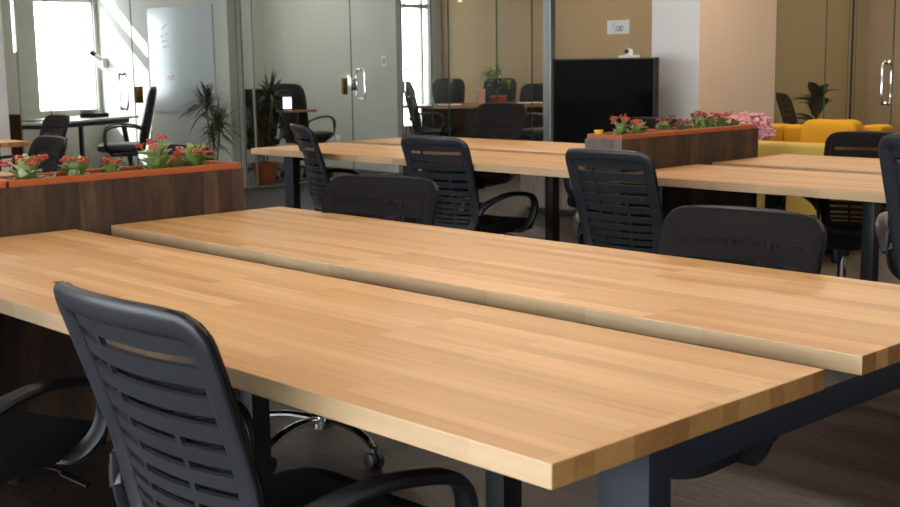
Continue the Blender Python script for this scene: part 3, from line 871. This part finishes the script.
bm = new(); box(bm, (-0.043, -0.012, -0.06), (0.043, -0.001, 0.06), 0.003); obj('plate', bm, M['paper'], t)
bm = new(); box(bm, (-0.02, -0.017, -0.03), (0.02, -0.012, 0.03), 0.002); obj('rocker', bm, M['grey_plastic'], t)

# ------------------------------------------------------------------ meeting room
t = thing('meeting_table', 'oval wood-topped meeting table with dark panel base', 'table', (-10.02, 9.85, 0), math.radians(46))
bm = new(); n = 48
def oval(a, b, k, e=0.75):
    c, s_ = math.cos(2 * PI * k / n), math.sin(2 * PI * k / n)
    return math.copysign(abs(c) ** e, c) * a, math.copysign(abs(s_) ** e, s_) * b
lo = [bm.verts.new((*oval(1.0, 0.52, k), 0.715)) for k in range(n)]; hi = [bm.verts.new((*oval(1.0, 0.52, k), 0.75)) for k in range(n)]
bm.faces.new(lo); bm.faces.new(hi)
for k in range(n): bm.faces.new((lo[k], lo[(k + 1) % n], hi[(k + 1) % n], hi[k]))
obj('tabletop', bm, M['table_wood'], t)
bm = new(); box(bm, (-0.75, -0.26, 0), (0.75, 0.26, 0.714), 0.01); obj('panel_base', bm, M['walnut'], t)
mr = Matrix.Rotation(math.radians(46), 3, 'Z')
def onmt(dx, dy, z=0.75):
    v = mr @ Vector((dx, dy, 0)); return (-10.02 + v.x, 9.85 + v.y, z)
t = thing('potted_bonsai', 'little bonsai in an orange clay pot on the meeting table', 'potted plant', onmt(0.22, 0.02))
bm = new(); lathe(bm, [(0, 0), (0.07, 0), (0.105, 0.085), (0.115, 0.09), (0.105, 0.10), (0.09, 0.085), (0, 0.085)], n=24); obj('pot', bm, M['terra'], t)
bm = new(); sweep(bm, catmull([(0, 0, 0.08), (-0.03, 0, 0.16), (0.02, 0.01, 0.22), (-0.03, 0, 0.33)], 5), 0.02, 0.02, up=(1, 0, 0), n=8, taper=lambda q: 1.2 - 0.8 * q); obj('trunk', bm, M['bark'], t)
bm = new()
for k in range(260):
    c = random.choice(((-0.09, -0.06, 0.36, 0.07), (-0.02, 0.0, 0.40, 0.08), (0.06, 0.05, 0.24, 0.05)))
    p = Vector(c[:3]) + Vector([random.gauss(0, 0.55) * c[3] for _ in range(3)])
    a = random.uniform(0, 6.28)
    leaf(bm, p, (math.cos(a), math.sin(a), random.uniform(-.2, .8)), (0, 0, 1), 0.065, 0.018, seg=3, bend=0.3)
obj('foliage', bm, M['leafb'], t)
t = thing('paper_cup', 'tall rose-coloured cup on the meeting table', 'cup', onmt(0.0, -0.02))
bm = new(); lathe(bm, [(0, 0), (0.048, 0), (0.055, 0.18), (0.05, 0.18), (0.044, 0.01), (0, 0.01)], n=20); obj('body', bm, M['pinkcup'], t)
bm = new(); lathe(bm, [(0.056, 0.172), (0.059, 0.174), (0.058, 0.182), (0.05, 0.183)], n=20); obj('rim', bm, M['paper'], t)
bm = new(); box(bm, (-0.15, -0.11, 0), (0.15, 0.11, 0.006)); o = tag(obj('paper_sheet', bm, M['paper'], smooth=False), 'white paper sheet lying on the meeting table past the bonsai', 'paper'); o.location = onmt(0.62, 0.1); o.rotation_euler = (0, 0, 0.9)
bm = new(); box(bm, (-0.14, -0.11, 0), (0.14, 0.11, 0.005)); o = tag(obj('paper_sheet', bm, M['paper'], smooth=False), 'white paper sheet on the meeting table near the glass door', 'paper'); o.location = onmt(-0.4, -0.2); o.rotation_euler = (0, 0, 0.7)
t = thing('storage_box', 'white box on the floor beyond the meeting table', 'box', (-8.55, 9.95, 0))
bm = new(); box(bm, (-0.14, -0.12, 0), (0.14, 0.12, 0.40), 0.006); obj('body', bm, M['paper'], t)
bm = new(); box(bm, (-0.15, -0.13, 0.40), (0.15, 0.13, 0.44), 0.004); obj('lid', bm, M['paper'], t)
# sign taped to the glass
t = thing('paper_sign', 'small white paper sign taped on the glass above the television', 'sign', (-6.59, YG - 0.007, 1.585))
bm = new(); box(bm, (-0.137, -0.0015, -0.062), (0.137, 0.0, 0.068)); obj('sheet', bm, M['paper'], t, smooth=False)
def loop(bm, cx, cz, rx, rz, w):
    sweep(bm, [(cx + rx * math.cos(2 * PI * k / 20), -0.003, cz + rz * math.sin(2 * PI * k / 20)) for k in range(20)], w, 0.001, up=(0, 1, 0), closed=True, n=4)
bm = new(); loop(bm, -0.052, -0.022, 0.022, 0.026, 0.0035); loop(bm, -0.056, 0.030, 0.015, 0.017, 0.0035); obj('printed_figure', bm, M['ink_o'], t, smooth=False)
bm = new(); loop(bm, 0.005, -0.012, 0.026, 0.022, 0.004); loop(bm, 0.046, -0.012, 0.020, 0.024, 0.004); loop(bm, 0.022, -0.014, 0.018, 0.016, 0.0035); obj('printed_rings', bm, M['ink'], t, smooth=False)

# ------------------------------------------------------------------ television on its console
t = thing('media_console', 'low grey plank console under the television', 'console', (-5.5, 6.78, 0))
bm = new(); box(bm, (-0.72, -0.25, 0.04), (0.72, 0.22, 0.499), 0.004); obj('body', bm, M['barn_end'], t, smooth=False)
bm = new(); box(bm, (-0.68, -0.21, 0), (0.68, 0.20, 0.04)); obj('plinth', bm, M['plastic_dark'], t, smooth=False)
for k in range(3):
    bm = new(); xa = -0.70 + k * 0.47; box(bm, (xa, -0.262, 0.06), (xa + 0.455, -0.25, 0.485), 0.003); obj('door', bm, M['barn_end'], t, smooth=False)
t = thing('television', 'large black flat television before the white column', 'television', (-5.455, 6.72, 0.488))
bm = new(); box(bm, (-0.532, -0.02, 0.055), (0.532, 0.03, 0.80), 0.006); obj('casing', bm, M['plastic_dark'], t)
bm = new(); box(bm, (-0.522, -0.0225, 0.068), (0.522, -0.0195, 0.79)); obj('screen', bm, M['tv'], t, smooth=False)
bm = new()
box(bm, (-0.534, -0.024, 0.053), (-0.524, 0.032, 0.802)); box(bm, (0.524, -0.024, 0.053), (0.534, 0.032, 0.802)); box(bm, (-0.524, -0.024, 0.792), (0.524, 0.032, 0.802)); box(bm, (-0.524, -0.024, 0.053), (0.524, 0.032, 0.066))
obj('bezel', bm, M['bezel'], t, smooth=False)
for s in (-1, 1):
    bm = new(); sweep(bm, [(s * 0.36, -0.12, 0.020), (s * 0.36, 0.0, 0.06), (s * 0.36, 0.14, 0.020)], 0.012, 0.008, n=8); obj('foot', bm, M['plastic_dark'], t)
t = thing('webcam', 'small white camera perched on the top of the television', 'camera', (-5.20, 6.73, 1.290))
bm = new(); box(bm, (-0.085, -0.03, 0), (0.085, 0.03, 0.022), 0.006); obj('mount', bm, M['white'], t)
bm = new(); lathe(bm, [(0, 0.022), (0.03, 0.022), (0.033, 0.05), (0.02, 0.072), (0, 0.075)], n=16); h_ = obj('head', bm, M['white'], t)
bm = new(); sweep(bm, [(0, -0.025, 0.05), (0, -0.038, 0.05)], 0.018, 0.018, n=12); obj('lens', bm, M['plastic_dark'], h_)
# magazine leaning at the console
t = thing('magazine', 'colourful magazine standing against the grey console', 'magazine', (-4.86, 6.43, 0))
bm = new(); box(bm, (-0.10, 0.03, 0.0), (0.10, 0.045, 0.36)); obj('cover', bm, M['mag1'], t, smooth=False)
bm = new(); box(bm, (-0.02, 0.027, 0.06), (0.09, 0.030, 0.33)); obj('cover_picture', bm, M['mag2'], t, smooth=False)
# yellow bits by the far planter
t = thing('yellow_cup', 'small yellow cup standing in the television end of the far planter', 'cup', (-2.79, 3.452, PT - 0.026))
bm = new(); lathe(bm, [(0, 0), (0.016, 0), (0.021, 0.062), (0.018, 0.062), (0.014, 0.006), (0, 0.006)], n=18); obj('body', bm, M['cup_y'], t)
bm = new(); lathe(bm, [(0.0205, 0.058), (0.0225, 0.060), (0.0215, 0.065), (0.018, 0.065)], n=18); obj('rim', bm, M['cup_y'], t)
bm = new(); box(bm, (-2.905, 4.20, 0.75), (-2.85, 4.28, 0.862), 0.003); tag(obj('yellow_carton', bm, M['cup_y']), 'yellow carton on the desk behind the far planter', 'carton')

# ------------------------------------------------------------------ lounge
t = thing('sofa', 'mustard yellow sofa in front of the glass lounge room', 'sofa', (-3.30, 6.0, 0))
bm = new(); box(bm, (-0.32, -0.04, 0.06), (0.40, 0.12, 0.72), 0.03, 3); obj('armrest', bm, M['yellow_pale'], t)  # near armrest coloured paler than the rest
bm = new(); box(bm, (-0.02, 1.0, 0.06), (0.14, 1.18, 0.79), 0.035, 3); obj('armrest', bm, M['yellow'], t)
bm = new(); box(bm, (-0.85, 0.13, 0.06), (-0.66, 1.18, 0.775), 0.035, 3); obj('backrest', bm, M['yellow'], t)
bm = new(); box(bm, (-0.655, 1.0, 0.06), (-0.03, 1.18, 0.775), 0.035, 3); obj('backrest', bm, M['yellow'], t)
bm = new(); box(bm, (-0.65, 0.13, 0.06), (0.26, 0.99, 0.30), 0.02); obj('base', bm, M['yellow'], t)
bm = new(); box(bm, (-0.64, 0.14, 0.30), (0.27, 0.98, 0.45), 0.045, 3); obj('seat_cushion', bm, M['yellow'], t)
for x in (-0.25, 0.10):
    for y in (0.02, 1.1):
        bm = new(); lathe(bm, [(0, 0), (0.018, 0), (0.024, 0.06), (0, 0.06)], c=(x, y, 0), n=12); obj('foot', bm, M['walnut'], t)
t = thing('sofa_cushion', 'plump yellow cushion leaning in the mustard sofa', 'cushion', (-3.47, 6.84, 0.64), math.radians(8))
bm = new(); cushion(bm, (0, 0, 0), 0.21, 0.10, 0.19, 0.40, 0.40, 28, 14, lambda p: Vector((p.x, p.y + 0.25 * p.z, p.z + 0.02 * (p.x / 0.25) ** 2))); obj('cover', bm, M['yellow'], t)
t = thing('side_table', 'slim dark side table under the pink flowers by the sofa', 'table', (-3.43, 5.72, 0))
bm = new(); lathe(bm, [(0, 0.60), (0.16, 0.60), (0.16, 0.625), (0, 0.625)], n=28); obj('tabletop', bm, M['walnut'], t)
bm = new(); sweep(bm, [(0, 0, 0.60), (0, 0, 0.02)], 0.016, 0.016, up=(1, 0, 0), n=12); obj('pole', bm, M['plastic_dark'], t)
bm = new(); lathe(bm, [(0, 0), (0.14, 0), (0.13, 0.015), (0, 0.02)], n=24); obj('base', bm, M['plastic_dark'], t)
t = thing('flower_vase', 'vase of pink hydrangea-like flowers beside the yellow sofa', 'flowers', (-3.43, 5.72, 0.625))
bm = new(); lathe(bm, [(0, 0), (0.05, 0), (0.06, 0.06), (0.035, 0.12), (0.04, 0.13), (0.03, 0.125), (0, 0.11)], n=20); obj('vase', bm, M['paper'], t)
for k, (dx, dy, dz, r) in enumerate(((-0.06, -0.05, 0.22, 0.062), (0.0, 0.0, 0.245, 0.066), (0.06, 0.06, 0.235, 0.062), (0.085, 0.09, 0.175, 0.055), (-0.01, -0.05, 0.19, 0.055))):
    bm = new(); sweep(bm, catmull([(0, 0, 0.10), (dx * .5, dy * .5, 0.15), (dx, dy, dz)], 4), 0.004, 0.004, up=(1, 0, 0), n=6); st = obj('flower_stem', bm, M['leafd'], t)
    bm = new()
    for q in range(130):
        v = Vector([random.gauss(0, 1) for _ in range(3)]).normalized()
        blob(bm, Vector((dx, dy, dz)) + v * r * random.uniform(.7, 1.0), 0.014, 1, jit=0.3, sc=(1, 1, .7))
    obj('flower_head', bm, M['pink'], st)
# broad-leaved plant inside the lounge room
t = thing('broadleaf_plant', 'broad-leaved green plant behind the glass beyond the sofa', 'potted plant', (-5.2, 9.62, 0))
bm = new(); pot(bm, 0.17, 0.30); obj('pot', bm, M['paper'], t)
bm = new(); sweep(bm, [(0, 0, 0.25), (0.01, 0, 0.90)], 0.018, 0.018, up=(1, 0, 0), n=8); obj('stem', bm, M['leafd'], t)
for k in range(20):
    a = k * 2.4; el = random.uniform(0.35, 1.3)
    bm = new(); leaf(bm, (0, 0, random.uniform(0.6, 0.91)), (math.cos(a) * math.cos(el), math.sin(a) * math.cos(el), math.sin(el)), (0, 0, 1), random.uniform(0.26, 0.36), random.uniform(0.055, 0.075), bend=0.3, seg=8, cup=0.25)
    obj('leaf', bm, M['leafd'], t)

# ------------------------------------------------------------------ ceiling lamps (above the frame) and daylight
def panel(x, y, sx, sy, watts, col, label):
    t = thing('ceiling_light', label, 'ceiling light', (x, y, H), 0, 'ceiling panel lights')
    bm = new(); box(bm, (-sx / 2, -sy / 2, -0.05), (sx / 2, sy / 2, 0.0), 0.004); obj('housing', bm, M['white'], t, smooth=False)
    l = bpy.data.lights.new('panel_lamp', 'AREA'); l.shape = 'RECTANGLE'; l.size = sx * .95; l.size_y = sy * .95; l.energy = watts; l.color = col
    lo = bpy.data.objects.new('panel_lamp', l); lo.location = (x, y, H - 0.06); COL.objects.link(lo)
warm = (1.0, 0.86, 0.70)
panel(-1.0, 0.8, 2.4, 0.3, 28, warm, 'long ceiling light over the nearest desk')
panel(-4.0, 4.1, 2.4, 0.3, 28, warm, 'long ceiling light over the television desk')
panel(-0.5, 4.6, 2.4, 0.3, 28, warm, 'long ceiling light over the yellow-sofa desk')
panel(-3.6, 7.0, 1.6, 0.3, 28, warm, 'ceiling light over the sofa')
panel(-9.0, 10.0, 1.6, 0.4, 22, warm, 'ceiling light over the meeting table')
panel(-3.6, 10.0, 1.6, 0.4, 30, warm, 'ceiling light in the glass lounge room')
panel(-7.5, 2.0, 2.4, 0.3, 30, warm, 'ceiling light over the far oak desk end')
neutral = (1.0, 0.96, 0.90)
panel(-11.2, 4.9, 1.2, 0.6, 4, neutral, 'added fill light above the whiteboard room')  # unseen panel added to lift the dark whiteboard room
panel(-11.2, 7.2, 1.2, 0.6, 17, neutral, 'added fill light above the side room')  # extra unseen panel, added to brighten the side room walls

sun = bpy.data.lights.new('sun', 'SUN'); sun.energy = 14.0; sun.color = (1.0, 0.95, 0.88); sun.angle = math.radians(0.6)
so = bpy.data.objects.new('sun', sun); COL.objects.link(so)
so.rotation_euler = Vector((1.26, 0.80, -0.85)).to_track_quat('-Z', 'Y').to_euler()

wd = bpy.data.worlds.new('world'); scene.world = wd; wd.use_nodes = True
bg = wd.node_tree.nodes['Background']; bg.inputs['Color'].default_value = (0.90, 0.95, 1.0, 1); bg.inputs['Strength'].default_value = 8.0

vs = scene.view_settings
vs.view_transform = 'Standard'; vs.look = 'None'; vs.gamma = 1; vs.use_curve_mapping = False
vs.exposure = 0.38
scene.cycles.max_bounces = 10; scene.cycles.transparent_max_bounces = 24
scene.cycles.diffuse_bounces = 5; scene.cycles.glossy_bounces = 5
scene.cycles.caustics_reflective = False; scene.cycles.caustics_refractive = False
